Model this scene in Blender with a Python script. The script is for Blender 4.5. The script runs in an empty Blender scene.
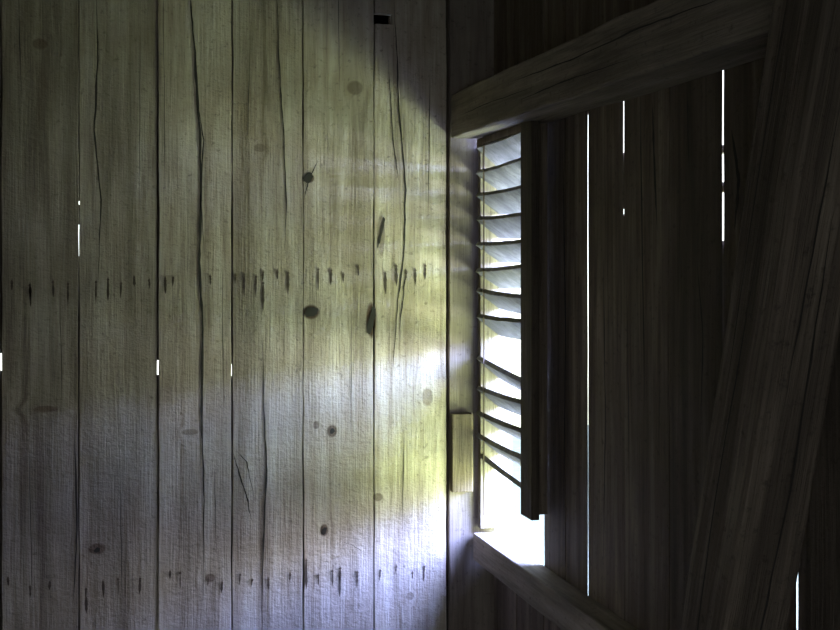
import bpy, bmesh, math, random
from mathutils import Vector, Matrix
random.seed(7)
F=1200.0; TH=math.atan(308/F); ST,CT=math.sin(TH),math.cos(TH); EYE=1.6; HOR=273.0
D=3.4          # back (plank) wall plane, y
XB=0.964       # inner face of wall beam
XW=1.041       # inner plane of window frame
XS=1.103       # inner face of right-hand sheathing
def ang(px): return TH+math.atan((px-420)/F)
def backp(px,py):
    X=D*math.tan(ang(px)); d=X*ST+D*CT
    return X, EYE+(HOR-py)*d/F
def sidep(px,py,Xp):
    Y=Xp/math.tan(ang(px)); d=Xp*ST+Y*CT
    return Y, EYE+(HOR-py)*d/F
scene=bpy.context.scene
# ---------------------------------------------------------------- materials
def new_mat(name):
    m=bpy.data.materials.new(name); m.use_nodes=True
    nt=m.node_tree; nt.nodes.clear(); return m,nt
class G:
    def __init__(s,nt): s.nt=nt
    def n(s,t,**k):
        nd=s.nt.nodes.new(t)
        for a,b in k.items(): setattr(nd,a,b)
        return nd
    def put(s,sock,v):
        if hasattr(v,'is_linked') : s.nt.links.new(v,sock)
        else: sock.default_value=v
    def m(s,op,a,b=0.0,c=None,clamp=False):
        nd=s.n('ShaderNodeMath',operation=op,use_clamp=clamp)
        s.put(nd.inputs[0],a); s.put(nd.inputs[1],b)
        if c is not None: s.put(nd.inputs[2],c)
        return nd.outputs[0]
    def mix(s,f,a,b,bt='MIX'):
        nd=s.n('ShaderNodeMix',data_type='RGBA',blend_type=bt)
        s.put(nd.inputs[0],f); s.put(nd.inputs[6],a); s.put(nd.inputs[7],b)
        return nd.outputs[2]
    def noise(s,vec,scale,detail=4,rough=.55,dist=0):
        nd=s.n('ShaderNodeTexNoise'); s.put(nd.inputs['Vector'],vec)
        nd.inputs['Scale'].default_value=scale; nd.inputs['Detail'].default_value=detail
        nd.inputs['Roughness'].default_value=rough; nd.inputs['Distortion'].default_value=dist
        return nd.outputs[0]
    def ramp(s,f,pts):
        nd=s.n('ShaderNodeValToRGB'); s.put(nd.inputs[0],f)
        e=nd.color_ramp.elements
        while len(e)>1: e.remove(e[-1])
        e[0].position=pts[0][0]; e[0].color=pts[0][1]
        for p,c in pts[1:]:
            k=e.new(p); k.color=c
        return nd.outputs[0]
def g(v): return (v,v,v,1)
def wood(name,dark,mid,light,axis='Z',knots=(),rough_saw=0.3,bump=.5,spec=.2,stain=None,gs=1.0):
    m,nt=new_mat(name); q=G(nt)
    out=q.n('ShaderNodeOutputMaterial'); bs=q.n('ShaderNodeBsdfPrincipled')
    nt.links.new(bs.outputs[0],out.inputs[0])
    tc=q.n('ShaderNodeTexCoord'); sp=q.n('ShaderNodeSeparateXYZ'); nt.links.new(tc.outputs['Object'],sp.inputs[0])
    X,Y,Z=sp.outputs
    if axis=='Y': U,V,L=X,Z,Y
    else: U,V,L=X,Y,Z
    at=q.n('ShaderNodeAttribute',attribute_name='pid'); pid=at.outputs['Fac']
    kmask=None
    Uo=U
    for (kx,kz,rx,rz,st) in knots:
        du=q.m('SUBTRACT',U,kx); dz=q.m('SUBTRACT',L,kz)
        a=q.m('DIVIDE',du,rx); b=q.m('DIVIDE',dz,rz)
        d2=q.m('ADD',q.m('MULTIPLY',a,a),q.m('MULTIPLY',b,b))
        k=q.m('MULTIPLY',q.m('MULTIPLY',q.m('SUBTRACT',1.15,d2),2.0,clamp=True),st)
        kmask=k if kmask is None else q.m('MAXIMUM',kmask,k)
        w=q.m('EXPONENT',q.m('MULTIPLY',d2,-0.22))
        Uo=q.m('SUBTRACT',Uo,q.m('MULTIPLY',q.m('MULTIPLY',du,.6),w))
    def coords(u,l,p):
        c=q.n('ShaderNodeCombineXYZ'); q.put(c.inputs[0],u); q.put(c.inputs[1],V)
        q.put(c.inputs[2],q.m('ADD',q.m('MULTIPLY',L,l),q.m('MULTIPLY',pid,p))); return c.outputs[0]
    grain=q.noise(coords(Uo,.06,7.3),26*gs,5,.6,.5)
    fine=q.noise(coords(U,.04,3.1),190,3,.6)
    broad=q.noise(coords(U,.14,5.7),11,3,.6)
    co3=q.n('ShaderNodeCombineXYZ'); q.put(co3.inputs[0],q.m('MULTIPLY',U,.6)); q.put(co3.inputs[1],q.m('MULTIPLY',V,.6))
    q.put(co3.inputs[2],q.m('ADD',L,pid)); saw=q.noise(co3.outputs[0],60,4,.7)
    blot=q.noise(tc.outputs['Object'],3.2,4,.65)
    speck=q.noise(tc.outputs['Object'],60,3,.7)
    f=q.m('ADD',q.m('MULTIPLY',grain,.78),q.m('MULTIPLY',fine,.22))
    c=q.ramp(f,[(.34,dark),(.5,mid),(.66,light)])
    c=q.mix(q.m('MULTIPLY',q.ramp(broad,[(.42,g(0)),(.66,g(1))]),.55),c,tuple(x*.5 for x in mid[:3])+(1,))
    c=q.mix(q.m('MULTIPLY',q.ramp(blot,[(.4,g(0)),(.66,g(1))]),.5),c,stain or tuple(x*.55 for x in mid[:3])+(1,))
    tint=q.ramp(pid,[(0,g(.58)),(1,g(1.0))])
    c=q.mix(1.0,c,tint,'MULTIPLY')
    c=q.mix(q.m('MULTIPLY',q.ramp(speck,[(.58,g(0)),(.72,g(1))]),.5),c,tuple(x*.4 for x in dark[:3])+(1,))
    if kmask is not None:
        c=q.mix(kmask,c,(.07,.042,.028,1))
    nt.links.new(c,bs.inputs['Base Color'])
    bs.inputs['Roughness'].default_value=.78
    bs.inputs['Specular IOR Level'].default_value=spec
    h=q.m('ADD',q.m('MULTIPLY',fine,.6),q.m('MULTIPLY',saw,rough_saw))
    bp=q.n('ShaderNodeBump'); bp.inputs['Strength'].default_value=bump; bp.inputs['Distance'].default_value=.005
    q.put(bp.inputs['Height'],h); nt.links.new(bp.outputs[0],bs.inputs['Normal'])
    return m
def flat(name,col,rough=.8,ns=40,var=.4):
    m,nt=new_mat(name); q=G(nt)
    out=q.n('ShaderNodeOutputMaterial'); bs=q.n('ShaderNodeBsdfPrincipled'); nt.links.new(bs.outputs[0],out.inputs[0])
    tc=q.n('ShaderNodeTexCoord'); nz=q.noise(tc.outputs['Object'],ns,4)
    c=q.mix(nz,tuple(x*(1-var) for x in col)+(1,),tuple(min(1,x*(1+var)) for x in col)+(1,))
    nt.links.new(c,bs.inputs['Base Color']); bs.inputs['Roughness'].default_value=rough
    return m
kn=[(309,178,5,5,.9),(311,312,8,7,1),(371,320,5,17,1),(332,431,5,6,.8),(316,425,3,4,.7),(324,530,4,6,.85),
    (97,549,8,5,.75),(355,88,8,7,.55),(40,44,7,5,.5),(46,409,11,3,.6),(427,397,6,9,.45),(381,235,4,22,.55),
    (210,578,5,4,.7),(190,432,8,3,.5),(378,497,5,4,.6),(260,148,6,4,.45),(410,596,4,4,.5)]
knots=[]
for px,py,rx,ry,s in kn:
    x,z=backp(px,py); knots.append((x,z,rx/330,ry/330,s))
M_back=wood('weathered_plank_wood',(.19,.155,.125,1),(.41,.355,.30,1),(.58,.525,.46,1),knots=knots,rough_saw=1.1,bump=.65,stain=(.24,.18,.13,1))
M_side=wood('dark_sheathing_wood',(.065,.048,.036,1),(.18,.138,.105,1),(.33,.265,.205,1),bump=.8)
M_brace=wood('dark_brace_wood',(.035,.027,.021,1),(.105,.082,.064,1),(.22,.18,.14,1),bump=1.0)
M_corner=wood('corner_board_wood',(.12,.092,.078,1),(.27,.22,.19,1),(.38,.32,.28,1),bump=.5)
M_beam=wood('hewn_beam_wood',(.11,.088,.07,1),(.29,.242,.195,1),(.45,.39,.33,1),bump=1.0)
M_slat=wood('louver_slat_wood',(.14,.13,.12,1),(.27,.255,.235,1),(.36,.345,.32,1),bump=.3)
M_crack=flat('crack_shadow',(.012,.009,.007))
M_stain=flat('iron_stain',(.035,.023,.016))
M_nail=flat('rusty_nail_iron',(.05,.03,.02),.6)
M_floor=wood('floor_board_wood',(.06,.05,.04,1),(.12,.10,.08,1),(.18,.15,.12,1))
M_grass=flat('dry_meadow_grass',(.40,.43,.30),.9,12,.3)
# ---------------------------------------------------------------- mesh helpers
def finish(name,bm,mat,bevel=0,parent=None,loc=None,rot=None):
    bmesh.ops.recalc_face_normals(bm,faces=bm.faces)
    me=bpy.data.meshes.new(name); bm.to_mesh(me); bm.free()
    ob=bpy.data.objects.new(name,me); scene.collection.objects.link(ob)
    me.materials.append(mat)
    if loc: ob.location=loc
    if rot: ob.rotation_euler=rot
    if parent: ob.parent=parent
    if bevel:
        b=ob.modifiers.new('bev','BEVEL'); b.width=bevel; b.segments=2; b.limit_method='ANGLE'; b.angle_limit=.7
    return ob
def plank(bm,pos,u0,u1,t0,t1,z0,z1,jit=.0012,step=.06,skew=0.0,skew1=None,pid=None,lay=None):
    n=max(1,int((z1-z0)/step)); rows=[]
    if skew1 is None: skew1=skew
    a=b=0
    for i in range(n+1):
        z=z0+(z1-z0)*i/n
        a=a*.7+random.uniform(-jit,jit); b=b*.7+random.uniform(-jit,jit)
        rows.append([bm.verts.new(pos(u0+a,t0,z)),bm.verts.new(pos(u1+b,t0,z)),
                     bm.verts.new(pos(u1+b+skew1,t1,z)),bm.verts.new(pos(u0+a+skew,t1,z))])
    for i in range(n):
        r,s=rows[i],rows[i+1]
        for k in range(4):
            bm.faces.new((r[k],r[(k+1)%4],s[(k+1)%4],s[k]))
    bm.faces.new(rows[0]); bm.faces.new(rows[-1])
    if lay is not None:
        for r in rows:
            for v in r: v[lay]=pid
    return rows
ZC=2.75
# ---------------------------------------------------------------- back plank wall
posb=lambda u,t,z:(u,D+t,z)
seams=[-395,-316,-237,-158,-79,1,79,158,232,303,374,446.5]
sx=[backp(p,300)[0] for p in seams]
bm=bmesh.new(); lay=bm.verts.layers.float.new('pid')
GP=.0019
pids=[.5,.2,.8,.4,.3,.0,.4,.9,.6,.9,.95]  # per-plank tone; dark far-left visible planks paint in the light's falloff
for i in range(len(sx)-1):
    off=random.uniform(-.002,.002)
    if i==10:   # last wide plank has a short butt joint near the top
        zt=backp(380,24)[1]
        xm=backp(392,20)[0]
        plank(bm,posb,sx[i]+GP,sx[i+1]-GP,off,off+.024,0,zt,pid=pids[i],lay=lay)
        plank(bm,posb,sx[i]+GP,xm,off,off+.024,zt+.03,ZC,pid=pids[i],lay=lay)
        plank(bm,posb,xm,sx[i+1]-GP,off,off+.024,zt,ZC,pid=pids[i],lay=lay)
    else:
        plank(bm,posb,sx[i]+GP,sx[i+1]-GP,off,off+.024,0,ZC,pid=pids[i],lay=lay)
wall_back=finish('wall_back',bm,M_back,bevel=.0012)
bm=bmesh.new(); lay=bm.verts.layers.float.new('pid')
plank(bm,posb,backp(451,0)[0],XS+.06,.014,.03,0,ZC,pid=.3,lay=lay)
finish('corner_board',bm,M_corner,bevel=.002,parent=wall_back)
# outer battens that close the seams except at small leaks
leaks={1:[(354,372)],79:[(200,204),(224,256)],158:[(361,376)],232:[(365,377)],303:[(366,376)],374:[]}
bm=bmesh.new(); lay=bm.verts.layers.float.new('pid')
for p,x in zip(seams,sx):
    zs=[0]
    for a,b in sorted(leaks.get(p,[]),reverse=True):
        zs+= [backp(p,b)[1],backp(p,a)[1]]
    zs.append(ZC)
    for k in range(0,len(zs),2):
        plank(bm,posb,x-.05,x+.05,.0305,.045,zs[k],zs[k+1],jit=.001,pid=.2,lay=lay)
x0=backp(383,10)[0]; plank(bm,posb,x0-.04,x0+.03,.0305,.045,backp(383,60)[1],ZC,jit=.001,pid=.2,lay=lay)
bt=finish('seam_battens',bm,M_brace,parent=wall_back)
# cracks
def ribbon(bm,pts,w,y,taper=True,jit=.0):
    n=len(pts); P=[]
    for i in range(n-1):
        for k in range(8):
            t=k/8; P.append((pts[i][0]*(1-t)+pts[i+1][0]*t,pts[i][1]*(1-t)+pts[i+1][1]*t))
    P.append(pts[-1]); m=len(P); prev=None; j=0
    for i,(x,z) in enumerate(P):
        j=j*.75+random.uniform(-jit,jit)
        ww=w*(min(1,3.5*min(i,m-1-i)/m+.12) if taper else 1)*random.uniform(.6,1.15)
        a=bm.verts.new((x+j-ww/2,y,z)); b=bm.verts.new((x+j+ww/2,y,z))
        if prev: bm.faces.new((prev[0],prev[1],b,a))
        prev=(a,b)
cr=[([(188,-25),(191,0),(195,60),(200,130),(201,200),(199,262),(203,330),(202,420),(204,500),(203,600)],.0078),
    ([(197,100),(204,140),(200,200),(205,255)],.004),
    ([(276,-25),(279,60),(283,130),(286,200),(285,250)],.0040),
    ([(96,-10),(98,60),(94,130),(101,200),(98,290)],.0050),
    ([(394,0),(397,60),(399,110),(405,190),(404,250),(398,300),(392,380)],.0050),
    ([(388,60),(393,140),(398,180)],.003),
    ([(262,335),(264,420),(267,470),(263,540),(262,650)],.0055),
    ([(404,430),(402,530)],.002),([(18,-25),(22,100)],.002),([(75,430),(77,520),(74,600)],.0045),
    ([(233,452),(241,478),(247,500),(251,520)],.0045),([(236,450),(246,462),(254,500)],.003),([(214,470),(217,560)],.002),
    ([(340,541),(352,545),(366,553)],.003),([(406,265),(403,300),(399,330)],.004),
    ([(120,480),(122,600)],.002),([(318,160),(308,182),(304,200)],.004),([(338,-25),(340,90)],.002),
    ([(60,290),(63,420)],.0018),([(430,60),(428,220)],.0018),([(140,20),(139,210)],.0018),([(250,30),(247,160)],.002),
    ([(163,-25),(165,200)],.0018),([(222,260),(224,420)],.0018),([(352,300),(350,460)],.0018),([(30,450),(33,620)],.0018)]
bm=bmesh.new()
for pts,w in cr: ribbon(bm,[backp(*p) for p in pts],w,D-.0028,jit=.0012)
finish('plank_cracks',bm,M_crack,parent=wall_back)
# knot holes
bm=bmesh.new()
for px,py,rx,ry in [(311,312,7,5),(371,321,3.5,14),(308,178,5,5),(324,531,2.5,4),(332,431,2.5,3),(97,550,3,2.5),(381,232,1.6,16)]:
    x,z=backp(px,py); vs=[]
    for k in range(18):
        a=k/18*math.tau; r=random.uniform(.8,1.12)
        vs.append(bm.verts.new((x+rx/340*math.cos(a)*r+ry/1500*math.sin(a),D-.003,z+ry/340*math.sin(a)*r)))
    bm.faces.new(vs)
finish('knot_holes',bm,M_crack,parent=wall_back)
# nails and rust streaks
bm=bmesh.new(); bn=bmesh.new()
def nail(px,py,l,w):
    x,z=backp(px,py)
    ribbon(bm,[(x,z+.008),(x+random.uniform(-.002,.002),z-l/340)],w,D-.0030)
    c=bmesh.ops.create_cone(bn,cap_ends=True,segments=8,radius1=.0035,radius2=.0028,depth=.003)
    for v in c['verts']:
        y,zz=v.co.z,v.co.y; v.co=Vector((x+v.co.x,D-.0035+y,z+zz))
for px in [12,30,53,68,96,108,121,134,149,165,173,210,235,244,256,263,277,288,318,331,343,358,385,396,406,415,425]:
    nail(px,284-px*.035+random.uniform(-4,4),random.choice([8,14,20]),random.choice([.005,.007,.008]))
for px in [8,30,50,86,103,118,140,170,180,208,222,240,252,268,290,318,332,340,357,380,396,412,424]:
    nail(px,586-px*.04+random.uniform(-7,7),random.choice([6,10,15]),random.choice([.004,.005,.007]))
for px,py,l in [(263,283,28),(30,285,20),(340,568,28),(306,560,28),(86,598,14)]: nail(px,py,l,.008)
finish('nail_stains',bm,M_stain,parent=wall_back)
finish('nail_heads',bn,M_nail,parent=wall_back)
# ---------------------------------------------------------------- right sheathing wall
poss=lambda u,t,z:(XS+t,u,z)
zwin0=sidep(495,541,XS)[1]-.03; zwin1=EYE+.40
ys=[-.95,-.68,-.46,-.24,-.02,.2,.42,.63,.84,1.05,1.29,1.53,1.777,2.026,2.25,2.473,2.68,2.83,2.985]
openz={1.777:[(0.2,1.26)],2.026:[(sidep(723,240,XS)[1],sidep(723,190,XS)[1]),(sidep(723,180,XS)[1],sidep(723,150,XS)[1]),(sidep(723,142,XS)[1],sidep(723,58,XS)[1])],
       2.473:[(sidep(624,213,XS)[1],sidep(624,207,XS)[1]),(sidep(624,150,XS)[1],sidep(624,95,XS)[1])],
       2.68:[(.45,1.99)]}
gapw={1.777:.0024,2.026:.0013,2.473:.0008,2.68:.0022}
def sk(y): return .02*(y+.0)/XS if y in openz else .012
bm=bmesh.new(); lay=bm.verts.layers.float.new('pid')
for i in range(len(ys)-1):
    o=random.uniform(-.006,.004)
    if ys[i] in openz or ys[i+1] in openz: o=random.uniform(-.001,.001)
    plank(bm,poss,ys[i]+gapw.get(ys[i],.003),ys[i+1]-gapw.get(ys[i+1],.003),o,o+.02,0,ZC,skew=sk(ys[i]),skew1=sk(ys[i+1]) if i<len(ys)-2 else 0,jit=.001,pid=random.random(),lay=lay)
plank(bm,poss,2.99,3.20,0,.02,0,zwin0,pid=.4,lay=lay); plank(bm,poss,3.206,D+.011,0,.02,0,zwin0,pid=.6,lay=lay)
plank(bm,poss,2.99,3.22,0,.02,zwin1,ZC,pid=.4,lay=lay); plank(bm,poss,3.225,D+.011,0,.02,zwin1,ZC,pid=.7,lay=lay)
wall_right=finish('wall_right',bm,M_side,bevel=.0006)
bm=bmesh.new(); lay=bm.verts.layers.float.new('pid')
for y in ys:
    zs=[0]
    for a,b in openz.get(y,[]): zs+=[a,b]
    zs.append(ZC)
    if y==2.985: zs=[0,zwin0,zwin1,ZC]
    for k in range(0,len(zs),2):
        plank(bm,poss,y+sk(y)-.035,y+sk(y)+.035,.0245,.04,zs[k],zs[k+1],pid=.2,lay=lay)
plank(bm,poss,3.17,3.24,.0245,.04,0,zwin0,pid=.2,lay=lay);plank(bm,poss,3.19,3.26,.0245,.04,zwin1,ZC,pid=.2,lay=lay)
plank(bm,poss,3.36,D+.06,.0245,.04,0,zwin0,pid=.2,lay=lay);plank(bm,poss,3.36,D+.06,.0245,.04,zwin1,ZC,pid=.2,lay=lay)
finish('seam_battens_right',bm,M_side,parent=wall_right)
# dark drying cracks in the sheathing boards
def sribbon(bm,pts,w,f):
    P=[];n=len(pts)
    for i in range(n-1):
        for k in range(8):
            t=k/8; P.append((pts[i][0]*(1-t)+pts[i+1][0]*t,pts[i][1]*(1-t)+pts[i+1][1]*t))
    P.append(pts[-1]); prev=None; m=len(P)
    for i,(y,z) in enumerate(P):
        ww=w*(min(1,4*min(i,m-1-i)/m+.1))*random.uniform(.6,1.1)
        y+=random.uniform(-.001,.001)
        a=bm.verts.new(f(y-ww/2,z)); b=bm.verts.new(f(y+ww/2,z))
        if prev: bm.faces.new((prev[0],prev[1],b,a))
        prev=(a,b)
bm=bmesh.new()
for pts,w in [([(643,90),(645,250),(648,420)],.007),([(655,100),(657,160),(660,230)],.010),([(700,260),(706,330),(704,420)],.006),
              ([(565,150),(568,330),(566,520)],.009),([(606,260),(608,420),(606,560)],.006),([(735,130),(742,180),(738,230)],.012),
              ([(690,90),(692,170)],.006),([(630,300),(632,500)],.005)]:
    sribbon(bm,[sidep(a,b,XS) for a,b in pts],w,lambda u,z:(XS-.0065,u,z))
finish('sheathing_cracks',bm,M_crack,parent=wall_right)
# ---------------------------------------------------------------- timbers
def timber(name,p0,p1,w,h,mat,seg=14,jit=.002,bevel=.006,pid=.5,up=(0,0,1),taper=1.0,parent=None):
    p0=Vector(p0); p1=Vector(p1); L=(p1-p0).length; zax=(p1-p0).normalized()
    xax=Vector(up).cross(zax).normalized(); yax=zax.cross(xax)
    bm=bmesh.new(); lay=bm.verts.layers.float.new('pid'); rows=[]
    for i in range(seg+1):
        z=L*i/seg; s=1+(taper-1)*i/seg
        rows.append([bm.verts.new((sx_*w/2*s+random.uniform(-jit,jit),sy_*h/2*s+random.uniform(-jit,jit),z)) for sx_,sy_ in((-1,-1),(1,-1),(1,1),(-1,1))])
    for i in range(seg):
        for k in range(4): bm.faces.new((rows[i][k],rows[i][(k+1)%4],rows[i+1][(k+1)%4],rows[i+1][k]))
    bm.faces.new(rows[0]); bm.faces.new(rows[-1])
    for v in bm.verts: v[lay]=pid
    ob=finish(name,bm,mat,bevel=bevel)
    R=Matrix((xax,yax,zax)).transposed().to_4x4(); R.translation=p0
    ob.matrix_world=R
    if parent: ob.parent=parent
    return ob
beam=timber('wall_beam',(1.033,1.535,EYE+.43),(1.033,D-.002,EYE+.461),.138,.127,M_beam,jit=.0025,pid=.75)
bm=bmesh.new()
for pts,w in [([(.012,.2),(.022,.55),(.016,.9),(.024,1.3)],.004),([(-.03,.6),(-.024,.95),(-.03,1.25)],.003),([(-.012,1.1),(-.006,1.5),(-.01,1.75)],.0025)]:
    sribbon(bm,pts,w,lambda u,z:(.0718,u,z))
finish('beam_cracks',bm,M_crack,parent=beam)
zr=sidep(472,532,XW-.006)[1]
rail=timber('sill_rail',(1.068,1.54,zr-.04),(1.068,D-.002,zr-.04),.067,.08,M_beam,pid=.8,jit=.0012,bevel=.004)
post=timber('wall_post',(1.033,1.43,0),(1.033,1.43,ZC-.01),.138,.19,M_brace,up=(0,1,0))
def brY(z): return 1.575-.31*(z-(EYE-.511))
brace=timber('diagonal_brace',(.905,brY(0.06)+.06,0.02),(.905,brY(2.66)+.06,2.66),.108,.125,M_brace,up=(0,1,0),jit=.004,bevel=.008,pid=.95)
bm=bmesh.new()
for pts,w in [([(-.01,.9),(.006,1.3),(-.004,1.7)],.004),([(.02,1.4),(.026,1.8),(.02,2.1)],.003)]:
    sribbon(bm,pts,w,lambda u,z:(-.0585,u,z))
for pts,w in [([(.0,1.0),(.012,1.35),(.004,1.75)],.004),([(-.02,1.5),(-.014,1.9)],.003)]:
    sribbon(bm,pts,w,lambda u,z:(u,-.067,z))
finish('brace_cracks',bm,M_crack,parent=brace)
# ---------------------------------------------------------------- louvred window
win=bpy.data.objects.new('window_1',None); scene.collection.objects.link(win)
def box(name,x0,x1,y0,y1,z0,z1,mat,parent,bevel=.002,pid=.5):
    bm=bmesh.new(); lay=bm.verts.layers.float.new('pid')
    bmesh.ops.create_cube(bm,size=1)
    for v in bm.verts:
        v.co=Vector((x0+(v.co.x+.5)*(x1-x0),y0+(v.co.y+.5)*(y1-y0),z0+(v.co.z+.5)*(z1-z0))); v[lay]=pid
    return finish(name,bm,mat,bevel=bevel,parent=parent)
JY=2.97
box('jamb_near',XW-.008,XW+.014,JY-.085,JY,EYE-.63,EYE+.394,M_brace,win)
box('jamb_near_depth',XW+.015,XS-.002,JY-.02,JY,EYE-.63,EYE+.394,M_side,win)
box('head_rail',XW,XS-.002,JY,3.385,EYE+.372,EYE+.394,M_side,win)
box('jamb_far',XW+.012,XS+.02,3.386,3.408,EYE-.755,EYE+.372,M_beam,win)
n=15; dz=.071
for i in range(n):
    z=EYE+.345-i*dz
    if i in (8,14): continue
    bm=bmesh.new(); lay=bm.verts.layers.float.new('pid')
    ti=math.radians(34+random.uniform(-6,6)); w=.090; th=.013
    tl=random.uniform(-.014,.014)
    if i==9: tl=.035
    if i==13: tl=.03; z+=.008; w=.06
    nn=8; rows=[]
    for k in range(nn+1):
        y=JY+.002+(3.384-JY)*k/nn; sag=.004*math.sin(math.pi*k/nn)*random.uniform(.5,1)
        zz=z+tl*(k/nn-.5)-sag; cx=XW+.038
        r=[]
        for a,b in((-.5,-.5),(.5,-.5),(.5,.5),(-.5,.5)):
            r.append(bm.verts.new((cx+a*w*math.cos(ti)+b*th*math.sin(ti),y,zz-a*w*math.sin(ti)+b*th*math.cos(ti))))
        rows.append(r)
    for k in range(nn):
        for j in range(4): bm.faces.new((rows[k][j],rows[k][(j+1)%4],rows[k+1][(j+1)%4],rows[k+1][j]))
    bm.faces.new(rows[0]); bm.faces.new(rows[-1])
    pp=random.random()
    for v in bm.verts: v[lay]=pp
    finish('slat_%d'%(i+1),bm,M_slat,parent=win)
box('slat_rod',XW-.006,XW-.002,3.30,3.304,EYE-.70,EYE+.372,M_nail,win,bevel=0)
xa,za=backp(451,492); xb,zb=backp(472,413)
box('wood_block',xa,xb,D-.014,D+.013,za,zb,M_side,None,bevel=.003,pid=.6)
# ---------------------------------------------------------------- rest of shell
box('floor',-1.0,1.16,-.95,D+.05,-.08,0,M_floor,None,bevel=0)
box('ceiling',-1.0,1.16,-.95,D+.05,ZC,ZC+.05,M_side,None,bevel=0)
box('wall_left',-1.06,-1.0,-.95,D+.05,0,ZC,M_side,None,bevel=0)
wf=box('wall_front',0.0,1.16,-1.0,-.95,0,ZC,M_side,None,bevel=0)
box('boards_over_fill_gap',-1.06,0.0,-1.0,-.95,2.05,ZC,M_side,wf,bevel=0)  # opening below is added behind the camera to let fill light in
box('ground',-12,14,-12,14,-.5,-.3,M_grass,None,bevel=0)
# ---------------------------------------------------------------- world and light
w=bpy.data.worlds.new('sky_world'); scene.world=w; w.use_nodes=True
nt=w.node_tree; nt.nodes.clear(); q=G(nt)
o=q.n('ShaderNodeOutputWorld'); bg=q.n('ShaderNodeBackground'); nt.links.new(bg.outputs[0],o.inputs[0])
tc=q.n('ShaderNodeTexCoord'); sp=q.n('ShaderNodeSeparateXYZ'); nt.links.new(tc.outputs['Generated'],sp.inputs[0])
t=q.m('MULTIPLY_ADD',sp.outputs[2],.5,.5)
c=q.ramp(t,[(0,(.2,.3,.1,1)),(.36,(.6,.75,.35,1)),(.46,(.95,1,.9,1)),(.58,(.85,.93,1,1)),(.8,(.5,.66,1,1)),(1,(.4,.55,1,1))])
nt.links.new(c,bg.inputs[0]); bg.inputs[1].default_value=3.6
def area(name,loc,target,sx_,sy_,col,e):
    l=bpy.data.lights.new(name,'AREA'); l.shape='RECTANGLE'; l.size=sx_; l.size_y=sy_; l.color=col; l.energy=e
    ob=bpy.data.objects.new(name,l); scene.collection.objects.link(ob); ob.location=loc
    ob.rotation_euler=(Vector(target)-Vector(loc)).to_track_quat('-Z','Y').to_euler(); return ob
T=(1.07,3.15,1.4)
area('meadow_bounce_light',(2.35,2.2,.15),T,1.9,1.5,(.80,1,.45),350)
area('sky_light',(3.1,2.1,2.75),T,2.4,2.3,(.36,.47,1),3600)
area('horizon_light',(4.2,1.8,1.6),T,1.6,1.0,(.90,.95,1),330)
area('added_fill_light',(-.5,-1.5,1.2),(-.1,3.4,1.5),.9,1.8,(1,.96,.9),6.5)  # unseen fill lamp added behind the camera to lift the dark interior
# ---------------------------------------------------------------- camera
cam=bpy.data.cameras.new('camera'); co=bpy.data.objects.new('camera',cam); scene.collection.objects.link(co)
co.location=(0,0,EYE); co.rotation_euler=(math.pi/2,0,-TH)
cam.sensor_width=36; cam.lens=F/840*36; cam.shift_y=-(315-HOR)/840; cam.clip_start=.02
scene.camera=co
scene.view_settings.view_transform='Standard'
